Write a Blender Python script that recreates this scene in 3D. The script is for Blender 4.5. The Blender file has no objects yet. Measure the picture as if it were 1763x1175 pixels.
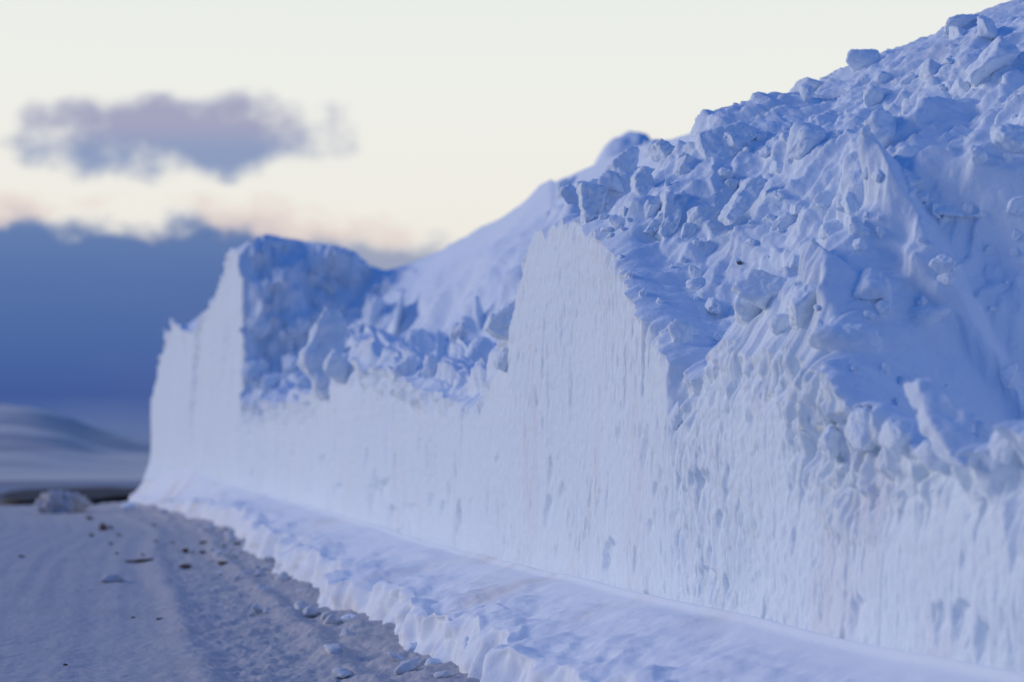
import bpy, bmesh, math, random
import numpy as np
from mathutils import Vector, Matrix

# ------------------------------------------------------------------ camera, world, sun
sc = bpy.context.scene
F, CX, HY, CH = 3000.0, 881.5, 800.0, 1.2          # focal length and horizon in photo pixels, eye height in m
cam_d = bpy.data.cameras.new("camera")
cam = bpy.data.objects.new("camera", cam_d)
sc.collection.objects.link(cam)
cam.location = (0, 0, CH)
cam.rotation_euler = (math.radians(90), 0, 0)
cam_d.sensor_width = 36
cam_d.lens = F / 1763 * 36
cam_d.shift_y = (HY - 587.5) / 1763
cam_d.clip_start = 0.1
cam_d.clip_end = 20000
cam_d.dof.use_dof = True
cam_d.dof.focus_distance = 9.5
cam_d.dof.aperture_fstop = (cam_d.lens / 1000) / 0.042
sc.camera = cam
sc.view_settings.view_transform = 'Standard'
sc.view_settings.look = 'None'
sc.view_settings.exposure = 0
sc.view_settings.gamma = 1

SUN_EL, SUN_AZ = math.radians(20), Vector((-1.0, 0.12, 0)).normalized()
sl = bpy.data.lights.new("sun", 'SUN')
sl.energy = 1.42
sl.angle = math.radians(22)
sl.color = (1.0, 0.90, 0.80)
so = bpy.data.objects.new("sun", sl)
sc.collection.objects.link(so)
sdir = Vector((SUN_AZ.x * math.cos(SUN_EL), SUN_AZ.y * math.cos(SUN_EL), math.sin(SUN_EL)))
so.rotation_euler = (-sdir).to_track_quat('-Z', 'Y').to_euler()
so.location = sdir * 60


def s2l(c):
    return tuple(((v / 255) / 12.92 if v / 255 <= 0.04045 else ((v / 255 + 0.055) / 1.055) ** 2.4) for v in c)


def rgba(c):
    return (c[0], c[1], c[2], 1.0)


class NT:
    def __init__(s, tree):
        s.t = tree

    def n(s, typ, **kw):
        nd = s.t.nodes.new(typ)
        for k, v in kw.items():
            setattr(nd, k, v)
        return nd

    def lk(s, a, b):
        s.t.links.new(a, b)

    def m(s, op, a, b=None, c=None, clamp=False):
        nd = s.t.nodes.new('ShaderNodeMath')
        nd.operation = op
        nd.use_clamp = clamp
        for i, v in enumerate((a, b, c)):
            if v is None:
                continue
            if isinstance(v, (int, float)):
                nd.inputs[i].default_value = v
            else:
                s.lk(v, nd.inputs[i])
        return nd.outputs[0]

    def sstep(s, v, lo, hi, a=0.0, b=1.0):
        nd = s.t.nodes.new('ShaderNodeMapRange')
        nd.interpolation_type = 'SMOOTHSTEP'
        s.lk(v, nd.inputs[0])
        for i, x in zip((1, 2, 3, 4), (lo, hi, a, b)):
            nd.inputs[i].default_value = x
        return nd.outputs[0]

    def mix(s, f, a, b, mode='MIX'):
        nd = s.t.nodes.new('ShaderNodeMix')
        nd.data_type = 'RGBA'
        nd.blend_type = mode
        if isinstance(f, (int, float)):
            nd.inputs[0].default_value = f
        else:
            s.lk(f, nd.inputs[0])
        for i, v in ((6, a), (7, b)):
            if isinstance(v, tuple):
                nd.inputs[i].default_value = rgba(v)
            else:
                s.lk(v, nd.inputs[i])
        return nd.outputs[2]

    def ramp(s, v, stops):
        nd = s.t.nodes.new('ShaderNodeValToRGB')
        s.lk(v, nd.inputs[0])
        el = nd.color_ramp.elements
        while len(el) < len(stops):
            el.new(0.5)
        for e, (p, c) in zip(el, stops):
            e.position = p
            e.color = rgba(c)
        return nd.outputs[0]

    def noise(s, vec, scale, detail=4, rough=0.5, dim='3D'):
        nd = s.t.nodes.new('ShaderNodeTexNoise')
        nd.noise_dimensions = dim
        if vec is not None:
            s.lk(vec, nd.inputs['Vector'])
        nd.inputs['Scale'].default_value = scale
        nd.inputs['Detail'].default_value = detail
        nd.inputs['Roughness'].default_value = rough
        return nd.outputs[0]

    def vec(s, x, y, z=0.0):
        nd = s.t.nodes.new('ShaderNodeCombineXYZ')
        for i, v in enumerate((x, y, z)):
            if isinstance(v, (int, float)):
                nd.inputs[i].default_value = v
            else:
                s.lk(v, nd.inputs[i])
        return nd.outputs[0]


world = bpy.data.worlds.new("World")
sc.world = world
world.use_nodes = True
wt = world.node_tree
wt.nodes.clear()
W = NT(wt)
tc = W.n('ShaderNodeTexCoord')
sep = W.n('ShaderNodeSeparateXYZ')
W.lk(tc.outputs['Generated'], sep.inputs[0])
dx, dy, dz = sep.outputs
# clear sky: pale cream afterglow low in front, blue overhead and behind
low = W.ramp(W.m('MULTIPLY', dz, 3.0, clamp=True), [
    (0.0, s2l((226, 216, 208))), (0.30, s2l((234, 228, 218))), (0.42, s2l((239, 236, 227))),
    (0.62, s2l((238, 239, 233))), (0.8, s2l((233, 237, 233))), (1.0, s2l((200, 220, 235)))])
zen = (0.028, 0.126, 0.47)
hor_b = (0.06, 0.168, 0.40)
high = W.mix(W.sstep(dz, 0.0, 0.5), hor_b, zen)
ff = W.m('ADD', W.m('MULTIPLY', dx, -0.22), W.m('MULTIPLY', dy, 0.97))
front = W.sstep(ff, 0.42, 0.86)
lowf = W.m('MULTIPLY', W.sstep(dz, 0.255, 0.38, 1.0, 0.0), front)
sky = W.mix(lowf, high, low)
# angular coordinates of the cloud layer (tangent of azimuth and of height)
dyc = W.m('MAXIMUM', dy, 0.05)
tx = W.m('DIVIDE', dx, dyc)
tz = W.m('DIVIDE', dz, dyc)
PXn = W.m('MULTIPLY_ADD', tx, F, CX)
PYn = W.m('MULTIPLY_ADD', tz, -F, HY)
infront = W.sstep(dy, 0.1, 0.4)
cvec = W.vec(W.m('MULTIPLY', tx, 30.0), W.m('MULTIPLY', tz, 42.0), 0.0)
cn = W.noise(cvec, 1.0, 3.0, 0.5)
cn2 = W.noise(W.vec(W.m('MULTIPLY', tx, 13.0), W.m('MULTIPLY', tz, 20.0), 3.7), 1.0, 2.0, 0.5)
# bank of low blue cloud
top = W.m('ADD', W.m('ADD', 378.0, W.sstep(PXn, 430, 640, 0.0, 34.0)), W.m('MULTIPLY', W.m('SUBTRACT', cn, 0.5), -105.0))
bd = W.m('SUBTRACT', PYn, top)
bden = W.m('MULTIPLY', W.m('MULTIPLY', W.sstep(bd, -16, 30), W.sstep(PXn, 715, 800, 1.0, 0.0)), infront)
bden = W.m('MULTIPLY', bden, W.sstep(PXn, 410, 560, 1.0, 0.7))
bcol = W.ramp(W.m('DIVIDE', W.m('SUBTRACT', PYn, 350.0), 500.0, clamp=True), [
    (0.0, s2l((120, 142, 184))), (0.10, s2l((90, 120, 172))), (0.26, s2l((76, 109, 167))),
    (0.50, s2l((62, 97, 161))), (0.66, s2l((50, 84, 152))), (0.78, s2l((80, 105, 158)))])
rim = W.m('MULTIPLY', W.m('MULTIPLY', W.sstep(bd, -44, -6), W.sstep(bd, 2, 36, 1.0, 0.0)), W.m('MULTIPLY', infront, W.sstep(PXn, 690, 790, 0.62, 0.0)))
rim = W.m('MULTIPLY', rim, W.sstep(cn2, 0.42, 0.58))
bcol = W.mix(W.m('MULTIPLY', W.sstep(cn2, 0.45, 0.75), 0.08), bcol, s2l((125, 130, 165)))
sky = W.mix(W.m('MULTIPLY', bden, 0.97), sky, bcol)
sky = W.mix(rim, sky, s2l((222, 203, 198)))
# small ragged cloud above it
eu = W.m('DIVIDE', W.m('SUBTRACT', PXn, 305.0), 300.0)
ev = W.m('DIVIDE', W.m('SUBTRACT', PYn, W.m('MULTIPLY_ADD', tx, 10.0, 232.0)), 80.0)
er = W.m('ADD', W.m('POWER', W.m('ABSOLUTE', eu), 3.0), W.m('POWER', W.m('ABSOLUTE', ev), 2.2))
uvec = W.vec(W.m('MULTIPLY', tx, 40.0), W.m('MULTIPLY', tz, 48.0), 5.3)
un = W.noise(uvec, 1.0, 2.0, 0.45)
ud = W.m('ADD', W.m('SUBTRACT', 0.98, er), W.m('MULTIPLY', W.m('SUBTRACT', un, 0.5), 1.9))
uden = W.m('MULTIPLY', W.sstep(ud, -0.1, 0.95), infront)
ucol = W.mix(W.sstep(PYn, 200, 275), s2l((150, 152, 186)), s2l((118, 141, 186)))
sky = W.mix(W.m('MULTIPLY', uden, 0.88), sky, ucol)
# physical sky underneath adds the twilight tint
nish = W.n('ShaderNodeTexSky', sky_type='NISHITA')
nish.sun_disc = False
nish.sun_elevation = SUN_EL
nish.sun_rotation = math.atan2(SUN_AZ.x, SUN_AZ.y)
bg1 = W.n('ShaderNodeBackground')
W.lk(sky, bg1.inputs[0])
bg1.inputs[1].default_value = 1.0
bg2 = W.n('ShaderNodeBackground')
W.lk(nish.outputs[0], bg2.inputs[0])
bg2.inputs[1].default_value = 0.0
add = W.n('ShaderNodeAddShader')
W.lk(bg1.outputs[0], add.inputs[0])
W.lk(bg2.outputs[0], add.inputs[1])
wo = W.n('ShaderNodeOutputWorld')
W.lk(add.outputs[0], wo.inputs[0])
world.cycles.sampling_method = 'MANUAL'
world.cycles.sample_map_resolution = 1024

# ------------------------------------------------------------------ noise in numpy
rng = np.random.RandomState(7)
PERM = rng.permutation(256).astype(np.int64)
PERM = np.concatenate([PERM, PERM, PERM])
GR = rng.randn(256, 3)
GR /= np.linalg.norm(GR, axis=1)[:, None]


def perlin(x, y, z=0.0):
    x, y = np.broadcast_arrays(np.asarray(x, float), np.asarray(y, float))
    z = np.broadcast_to(np.asarray(z, float), x.shape)
    xi, yi, zi = np.floor(x), np.floor(y), np.floor(z)
    xf, yf, zf = x - xi, y - yi, z - zi
    xi, yi, zi = (xi.astype(np.int64) & 255), (yi.astype(np.int64) & 255), (zi.astype(np.int64) & 255)
    u = xf * xf * xf * (xf * (xf * 6 - 15) + 10)
    v = yf * yf * yf * (yf * (yf * 6 - 15) + 10)
    w = zf * zf * zf * (zf * (zf * 6 - 15) + 10)
    out = 0
    for i in (0, 1):
        for j in (0, 1):
            for k in (0, 1):
                h = PERM[PERM[PERM[(xi + i) & 255] + ((yi + j) & 255)] + ((zi + k) & 255)]
                g = GR[h]
                d = g[..., 0] * (xf - i) + g[..., 1] * (yf - j) + g[..., 2] * (zf - k)
                out = out + d * (u if i else 1 - u) * (v if j else 1 - v) * (w if k else 1 - w)
    return out * 1.6


def fbm(x, y, z=0.0, o=4, g=0.5, lac=2.03):
    r, a, f = 0, 1.0, 1.0
    for i in range(o):
        r = r + a * perlin(x * f + i * 17.3, y * f + i * 9.1, np.asarray(z) * f + i * 3.7)
        a *= g
        f *= lac
    return r


def ridged(x, y, z=0.0, o=3):
    r, a, f = 0, 1.0, 1.0
    for i in range(o):
        r = r + a * (0.5 - np.abs(perlin(x * f + i * 13.7, y * f + i * 5.3, np.asarray(z) * f + i * 7.7)))
        a *= 0.5
        f *= 2.1
    return r


def hsh(ix, iy, k):
    return PERM[(PERM[(PERM[ix & 255] + iy) & 255] + k * 31) & 255] / 255.0


def facets(x, y, k0=0, tilt=1.4, keep=0.6):
    """rubble: the upper envelope of tilted lumps scattered on a plane, 0 where there is none"""
    ix, iy = np.floor(x).astype(np.int64), np.floor(y).astype(np.int64)
    best = np.zeros_like(x)
    for i in (-1, 0, 1):
        for j in (-1, 0, 1):
            cx, cy = ix + i, iy + j
            px = cx + hsh(cx, cy, k0 + 1)
            py = cy + hsh(cx, cy, k0 + 2)
            a = hsh(cx, cy, k0 + 3) * 6.283
            sz = np.where(hsh(cx, cy, k0 + 4) < keep, 0.35 + 0.55 * hsh(cx, cy, k0 + 5), 0.0)
            t = tilt * (hsh(cx, cy, k0 + 6) - 0.3)
            qx, qy = x - px, y - py
            b = hsh(cx, cy, k0 + 7) * 6.283
            ca, sa = np.cos(b), np.sin(b)
            rx, ry = qx * ca + qy * sa, -qx * sa + qy * ca
            ed = np.minimum(sz - np.abs(rx) * (0.9 + hsh(cx, cy, k0 + 8)), sz - np.abs(ry) - 0.35 * np.abs(rx))
            h = np.minimum(ed * 2.6, sz * 0.75 + t * (qx * np.cos(a) + qy * np.sin(a)))
            best = np.maximum(best, np.where(sz > 0, h, 0))
    return best


def ss(x, a, b):
    t = np.clip((x - a) / (b - a), 0, 1)
    return t * t * (3 - 2 * t)


# ------------------------------------------------------------------ object helpers
col = sc.collection


def tag(o, label=None, cat=None, group=None, kind=None):
    if label:
        o['label'] = label
    if cat:
        o['category'] = cat
    if group:
        o['group'] = group
    if kind:
        o['kind'] = kind
    return o


def grid_mesh(name, V, mat, attrs=None, flip=False):
    """V: (rows, cols, 3) array -> one smooth mesh"""
    R, C = V.shape[:2]
    me = bpy.data.meshes.new(name)
    me.vertices.add(R * C)
    me.vertices.foreach_set('co', V.reshape(-1).astype(np.float32))
    idx = np.arange(R * C).reshape(R, C)
    q = np.stack([idx[:-1, :-1], idx[:-1, 1:], idx[1:, 1:], idx[1:, :-1]], -1).reshape(-1, 4)
    if flip:
        q = q[:, ::-1]
    n = len(q)
    me.loops.add(n * 4)
    me.loops.foreach_set('vertex_index', q.reshape(-1).astype(np.int32))
    me.polygons.add(n)
    me.polygons.foreach_set('loop_start', np.arange(0, n * 4, 4, dtype=np.int32))
    me.polygons.foreach_set('use_smooth', np.ones(n, dtype=bool))
    me.update(calc_edges=True)
    me.validate()
    if attrs:
        for k, a in attrs.items():
            at = me.attributes.new(k, 'FLOAT', 'POINT')
            at.data.foreach_set('value', a.reshape(-1).astype(np.float32))
    me.materials.append(mat)
    o = bpy.data.objects.new(name, me)
    col.objects.link(o)
    return o


def empty(name, loc):
    o = bpy.data.objects.new(name, None)
    o.location = loc
    o.empty_display_size = 0.3
    col.objects.link(o)
    return o


# ------------------------------------------------------------------ materials
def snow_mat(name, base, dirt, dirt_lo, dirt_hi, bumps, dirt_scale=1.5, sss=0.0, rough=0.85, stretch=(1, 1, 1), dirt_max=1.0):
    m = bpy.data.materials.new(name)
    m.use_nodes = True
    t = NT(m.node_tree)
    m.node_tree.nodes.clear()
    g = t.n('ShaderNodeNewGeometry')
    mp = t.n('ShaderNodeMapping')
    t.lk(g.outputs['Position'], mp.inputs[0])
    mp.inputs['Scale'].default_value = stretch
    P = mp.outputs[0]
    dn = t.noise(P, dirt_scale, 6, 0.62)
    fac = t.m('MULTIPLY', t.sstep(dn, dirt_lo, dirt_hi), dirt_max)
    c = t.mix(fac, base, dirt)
    p = t.n('ShaderNodeBsdfPrincipled')
    t.lk(c, p.inputs['Base Color'])
    p.inputs['Roughness'].default_value = rough
    p.inputs['Specular IOR Level'].default_value = 0.25
    if sss:
        p.inputs['Subsurface Weight'].default_value = sss
        p.inputs['Subsurface Radius'].default_value = (0.3, 0.6, 1.0)
        p.inputs['Subsurface Scale'].default_value = 0.02
    prev = None
    for sc_, st, dist in bumps:
        b = t.n('ShaderNodeBump')
        b.inputs['Strength'].default_value = st
        b.inputs['Distance'].default_value = dist
        t.lk(t.noise(P, sc_, 5, 0.6), b.inputs['Height'])
        if prev is not None:
            t.lk(prev, b.inputs['Normal'])
        prev = b.outputs[0]
    if prev is not None:
        t.lk(prev, p.inputs['Normal'])
    o = t.n('ShaderNodeOutputMaterial')
    t.lk(p.outputs[0], o.inputs[0])
    return m


M_face = snow_mat('cut_snow', (0.80, 0.88, 0.94), (0.77, 0.79, 0.84), 0.5, 0.72, [(9, 0.35, 0.02), (45, 0.8, 0.010)], 2.0, stretch=(1, 1, 0.35))
M_slope = snow_mat('tumbled_snow', (0.78, 0.86, 0.94), (0.56, 0.57, 0.60), 0.58, 0.80, [(8, 0.35, 0.04), (30, 0.5, 0.012)], 1.3, dirt_max=0.5)
M_apron = snow_mat('swept_snow', (0.86, 0.90, 0.94), (0.70, 0.64, 0.60), 0.52, 0.72, [(10, 0.3, 0.02), (40, 0.4, 0.006)], 0.9, dirt_max=0.6)
M_road = snow_mat('packed_road_snow', (0.52, 0.50, 0.50), (0.42, 0.40, 0.40), 0.48, 0.75, [(6, 0.5, 0.03), (25, 0.5, 0.012)], 0.8, dirt_max=0.55)
M_block = snow_mat('block_snow', (0.79, 0.87, 0.94), (0.68, 0.68, 0.70), 0.55, 0.8, [(7, 0.35, 0.03), (30, 0.4, 0.01)], 2.5, dirt_max=0.5)
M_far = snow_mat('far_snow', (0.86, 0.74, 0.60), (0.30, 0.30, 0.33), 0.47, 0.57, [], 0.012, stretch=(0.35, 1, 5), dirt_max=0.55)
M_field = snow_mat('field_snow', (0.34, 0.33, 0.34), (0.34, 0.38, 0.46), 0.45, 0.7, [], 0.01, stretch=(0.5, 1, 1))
M_dark = snow_mat('bare_earth', (0.045, 0.045, 0.05), (0.09, 0.08, 0.075), 0.4, 0.7, [(3, 0.5, 0.1)], 0.2)
M_spill = snow_mat('spilt_snow', (0.66, 0.68, 0.72), (0.45, 0.44, 0.44), 0.45, 0.7, [(30, 0.5, 0.01)], 6.0)
M_clod = snow_mat('dirt', (0.10, 0.075, 0.055), (0.22, 0.18, 0.15), 0.45, 0.7, [(30, 0.6, 0.01)], 12.0)

# ------------------------------------------------------------------ plan curve of the cut
ctrl = np.array([(3.99, -4), (3.51, -2), (2.79, 1), (2.31, 3), (1.92, 4.6), (1.674, 5.69), (1.088, 7.8), (0.417, 10.53), (-1.02, 16.9),
                 (-2.45, 23.2), (-4.00, 31), (-5.83, 37.5), (-8.12, 45), (-11.0, 54), (-11.7, 57), (-10.8, 60), (-7, 63), (-1, 65)], float)


def catmull(P, n=60):
    P = np.vstack([2 * P[0] - P[1], P, 2 * P[-1] - P[-2]])
    out = []
    for i in range(1, len(P) - 2):
        t = np.linspace(0, 1, n, endpoint=False)[:, None]
        p0, p1, p2, p3 = P[i - 1], P[i], P[i + 1], P[i + 2]
        out.append(0.5 * ((2 * p1) + (-p0 + p2) * t + (2 * p0 - 5 * p1 + 4 * p2 - p3) * t ** 2 + (-p0 + 3 * p1 - 3 * p2 + p3) * t ** 3))
    out.append(P[-2][None])
    return np.vstack(out)


CP = catmull(ctrl)
CS = np.concatenate([[0], np.cumsum(np.linalg.norm(np.diff(CP, axis=0), axis=1))])
TG = np.gradient(CP, CS, axis=0)
TG = np.stack([np.convolve(np.pad(TG[:, k], 40, mode='edge'), np.ones(81) / 81, 'valid') for k in (0, 1)], 1)
TG /= np.linalg.norm(TG, axis=1)[:, None]


def cpos(s):
    return np.interp(s, CS, CP[:, 0]), np.interp(s, CS, CP[:, 1])


def cnor(s):
    tx_, ty_ = np.interp(s, CS, TG[:, 0]), np.interp(s, CS, TG[:, 1])
    return ty_, -tx_


_ok = (CP[:, 1] > 1.5) & (CP[:, 1] < 55.5)
_px = CX + F * CP[_ok, 0] / CP[_ok, 1]
_s = CS[_ok]
_o = np.argsort(_px)


def s_of_px(px):
    return np.interp(px, _px[_o], _s[_o])


def tab(rows, s, toz=True):
    """table of (px, photo y) -> height over the curve parameter s"""
    r = np.array(rows, float)
    sk = s_of_px(r[:, 0])
    if toz:
        x, d = cpos(sk)
        v = CH + (HY - r[:, 1]) / F * d
    else:
        v = r[:, 1]
    o = np.argsort(sk)
    return np.interp(s, sk[o], v[o])


TOP = [(256, 660), (262, 640), (275, 588), (290, 555), (300, 552), (312, 565), (326, 574), (338, 560), (350, 535), (362, 512), (374, 490), (386, 455),
       (396, 434), (411, 428), (417, 690), (440, 685), (480, 694), (520, 684), (540, 660), (556, 618), (600, 622), (650, 636), (700, 655),
       (740, 676), (790, 690), (824, 700), (836, 668), (852, 636), (870, 590), (884, 525), (897, 445), (908, 400), (930, 376), (960, 378),
       (1000, 384), (1022, 400), (1050, 450), (1075, 492), (1100, 540), (1130, 592), (1148, 632), (1160, 660), (1175, 650), (1200, 615),
       (1250, 592), (1300, 590), (1350, 600), (1400, 618), (1440, 628), (1458, 690), (1500, 705), (1550, 745), (1600, 780), (1650, 790),
       (1700, 770), (1763, 760), (2400, 740)]
SMO = [(256, 665), (300, 560), (340, 575), (400, 440), (411, 436), (417, 720), (540, 730), (556, 650), (600, 660), (700, 690), (790, 705), (824, 712),
       (836, 674), (870, 596), (908, 405), (930, 380), (1000, 388), (1050, 454), (1100, 544), (1148, 640), (1156, 740), (1172, 770), (1200, 700), (1300, 680),
       (1340, 700), (1352, 790), (1400, 840), (1500, 870), (1600, 860), (1763, 850), (2400, 860)]
SKY = [(0, 560), (380, 470), (398, 434), (410, 428), (430, 416), (460, 406), (500, 412), (540, 417), (580, 424), (610, 434), (635, 455), (670, 466), (720, 446), (760, 431),
       (800, 412), (850, 380), (900, 348), (930, 322), (965, 300), (1000, 285), (1050, 262), (1110, 238), (1150, 232), (1200, 214), (1290, 188), (1340, 164),
       (1400, 148), (1450, 128), (1500, 108), (1540, 88), (1590, 52), (1650, 34), (1700, 16), (1763, 2)]
SKYA = np.array(SKY, float)
LED = [(262, 815), (330, 808), (380, 832), (440, 848), (500, 866), (560, 880), (650, 908), (700, 925), (850, 965), (1000, 1000), (1150, 1035),
       (1300, 1070), (1500, 1118), (1763, 1172)]


def zled(s):
    z = tab(LED, s)
    n = np.clip((s_of_px(1763) - s) / 1.0, 0, 1)
    z = z * (1 - n) + 0.49 * n
    return z + 0.02 * perlin(s * 0.8, 0.3)


s_step = float(s_of_px(414))
s_end = CS[-1]
s1763 = float(s_of_px(1763))


def ztop(s):
    z = tab(TOP, s)
    far = ss(s, s_of_px(300), s_of_px(262) + 6)
    z = z * (1 - far) + np.minimum(z, 3.0) * far
    return z


def smooth_line(s):
    return tab(SMO, s)


def slope_height(s, b):
    """height of the uncut heap at distance b behind the cut"""
    B = 3.9
    x0, y0 = cpos(s)
    nx, ny = cnor(s)
    zt = ztop(s)
    xc, yc = x0 + nx * B, y0 + ny * B
    pxc = CX + F * xc / np.maximum(yc, 0.5)
    # crest height from the skyline; nearer than the frame edge it keeps its height
    zc = CH + (HY - np.interp(pxc, SKYA[:, 0], SKYA[:, 1])) / F * np.maximum(yc, 0.5)
    sref = np.linspace(0, s_end, 3000)
    xr, yr = cpos(sref)
    nxr, nyr = cnor(sref)
    pr = CX + F * (xr + nxr * B) / np.maximum(yr + nyr * B, 0.5)
    vis = (pr < 1763) & (yr > 1)
    s_v = sref[vis].min()
    zv = np.interp(s_v + 0.05, s.reshape(-1)[:s.shape[-1]] if False else sref, CH + (HY - np.interp(pr, SKYA[:, 0], SKYA[:, 1])) / F * np.maximum(yr + nyr * B, 0.5))
    zc = np.where(s < s_v + 0.05, zv, zc)
    t = np.clip(b / B, 0, 1)
    mb = ss(s, s_of_px(860), s_of_px(760)) * (1 - ss(s, s_step - 1.0, s_step))
    g = (1 - mb) * (0.97 * t + 0.03 * (1 - (1 - t) ** 2)) + mb * (0.25 * t + 0.75 * t ** 1.9)
    main = zt + (zc - zt) * g - mb * 0.75 * np.exp(-((b - 1.6) / 0.75) ** 2)
    # spur beyond the step
    x, y = x0 + nx * b, y0 + ny * b
    px = CX + F * x / np.maximum(y, 0.5)
    zl = CH + (HY - np.interp(px, SKYA[:, 0], SKYA[:, 1])) / F * y - 0.03
    spur = np.minimum(zl, zt + 0.9 * b + 0.02) - 0.05 * np.maximum(s - s_step - 1.5, 0)
    w = 0.25 + 0.5 * b
    sp = s + 0.5 * fbm(b * 1.1, s * 0.8, 4.0, 3) * ss(b, 0.02, 0.6)
    k = ss(sp, s_step - w * 0.9, s_step + 0.15)
    k = np.where(b <= 0.0001, 1.0 * (s > s_step), k)
    z = main * (1 - k) + spur * k
    z = np.where(b > B, z - (b - B) * 0.55 - 0.12 * (b - B) ** 2 * 0, z)
    return z


def P_of(s, b):
    x0, y0 = cpos(s)
    nx, ny = cnor(s)
    return x0 + nx * b, y0 + ny * b


# hand placed forms of the heap: (px, py, radius s, radius b, height) found by marching a pixel ray on the smooth slope
def ray_slope(px, py):
    d = np.linspace(5, 60, 4000)
    x = (px - CX) / F * d
    z = CH + (HY - py) / F * d
    # nearest curve parameter
    best = None
    for i in range(0, 4000, 8):
        dd = (CP[:, 0] - x[i]) ** 2 + (CP[:, 1] - d[i]) ** 2
        j = int(np.argmin(dd))
        nx, ny = cnor(CS[j])
        b = (x[i] - CP[j, 0]) * nx + (d[i] - CP[j, 1]) * ny
        if b > 0:
            h = float(slope_height(np.array([CS[j]]), np.array([b]))[0])
            if z[i] < h:
                return CS[j], b, d[i]
    return None


FORMS = [  # px, py, half length along wall, half length up the slope, height
    (1505, 470, 0.30, 0.7, 0.22), (1545, 330, 0.25, 0.4, 0.2), (1330, 530, 0.40, 0.35, 0.15), (1690, 600, 1.0, 1.0, -0.62), (1640, 470, 0.6, 0.8, -0.35),
    (1690, 320, 0.5, 0.3, 0.12), (1480, 590, 0.5, 0.35, 0.12), (1050, 340, 0.35, 0.40, -0.25), (1270, 240, 0.4, 0.5, 0.08),
    (1100, 470, 0.3, 0.3, -0.12), (1150, 545, 0.3, 0.3, -0.12), (1240, 430, 0.6, 0.8, -0.12), (1180, 540, 0.8, 0.4, -0.14), (1420, 300, 0.4, 0.9, 0.08), (780, 480, 2.0, 0.4, 0.2), (680, 500, 1.5, 0.4, 0.2)]
FORMS = [(ray_slope(f[0], f[1]), f) for f in FORMS]

# ------------------------------------------------------------------ build the bank grids
px_cols = np.arange(1790, 257, -1.15)
s_cols = np.concatenate([np.linspace(0.2, s_of_px(1791.2), 130), s_of_px(px_cols), np.linspace(s_of_px(256.5), s_end - 0.3, 70)])
s_cols = np.concatenate([s_cols, np.linspace(s_step - 3.2, s_step + 0.3, 190)])
s_cols = np.unique(np.round(s_cols, 5))
NC = len(s_cols)

zt_c = ztop(s_cols)
rough_top = np.clip((smooth_line(s_cols) - zt_c) * -1, 0, 1)           # how much of the rim is uncut
jag = 0.05 + 0.16 * np.clip(rough_top / 0.35, 0, 1) + 0.16 * ss(s_cols, s_of_px(411), s_of_px(400)) + 0.14 * ss(s_cols, s_of_px(1040), s_of_px(1010)) * (1 - ss(s_cols, s_of_px(925), s_of_px(912)))
dist_c = cpos(s_cols)[1]
zt_j = zt_c + jag * (0.6 * fbm(s_cols * 2.3, 1.7, o=3) + 0.6 * np.maximum(0, perlin(s_cols * 6.0, 8.1)) - 0.12)


def face_offset(s, z, zs):
    """inward depth of gouges and flutes on the cut"""
    far = np.clip(cpos(s)[1] / 15.0, 1, 2.6)
    gap = np.clip((ztop(s[0]) if s.ndim > 1 else ztop(s)) - zs, 0, 0.6)
    above = ss(z, zs - 0.06 - 0.6 * gap, zs + 0.12 + 0.25 * gap)
    lean = s + 0.06 * z
    n1 = perlin(lean * 5.0 / far, z * 0.8, 2.2) * (1 - 0.6 * above) + 0.6 * above * perlin(lean * 5.0 / far, z * 2.2, 12.2)
    n2 = perlin(lean * 13.0 / far, z * 1.5, 7.9) * (1 - 0.7 * above) + 0.7 * above * perlin(lean * 11.0 / far, z * 5.0, 17.9)
    n3 = perlin(lean * 30.0 / far, z * 3.0, 4.4)
    blot = perlin(s * 1.2, z * 1.3, 11.0)
    thr = 0.50 - 0.16 * np.clip(blot, -1, 1) - 0.12 * ss(s, s_of_px(1500), s1763 - 0.3) * -1 * 0 - 0.62 * above
    nearr = 1 - ss(s, s1763 - 0.2, s_of_px(1400))
    thr = thr - 0.18 * nearr
    N = 0.55 * n1 + 0.55 * n2 + 0.25 * n3
    g = np.maximum(0, N - thr)
    off = (0.16 + 0.04 * above) * g / (1 + 1.2 * g)
    scr = 0.009 * np.maximum(0, perlin(lean * 42 / far, z * 0.9, 1.0)) + 0.006 * perlin(lean * 90 / far, z * 2.0, 5.0)
    scr = scr + 0.07 * np.maximum(0, perlin(lean * 17 / far, z * 4.0, 21.0) - 0.42 + 0.25 * perlin(s * 0.9, z * 1.1, 33.0)) + 0.05 * np.maximum(0, perlin(lean * 34 / far, z * 6.0, 24.0) - 0.45)
    scr = scr * (0.35 + 1.1 * ss(perlin(s * 0.9, z * 1.2, 51.0), -0.2, 0.5))
    scr = scr + 0.004 * perlin(s * 0.25, z * 7.0, 61.0) + 0.006 * fbm(s * 14 / far, z * 14, 9.0, 2)
    und = 0.05 * perlin(s * 0.5, z * 0.6, 3.0)
    lump = above * (0.035 * fbm(s * 7, z * 6, 8.0, 3) + 0.07 * fbm(s * 2.6, z * 2.6, 6.0, 3) - 0.11 * facets(s * 3.4, z * 2.6, 40, 1.3, 0.65) - 0.085 * facets(s * 8.0, z * 6.5, 44, 1.4, 0.65))
    wl_ = ss(s, s_of_px(1450), s_of_px(1400)) * (1 - ss(s, s_of_px(1180), s_of_px(1150)))
    return off * (1 + 0.4 * wl_) + scr * (1.1 + above + 0.6 * wl_) + und + lump * (1 - 0.6 * wl_) + above * 0.05


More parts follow.
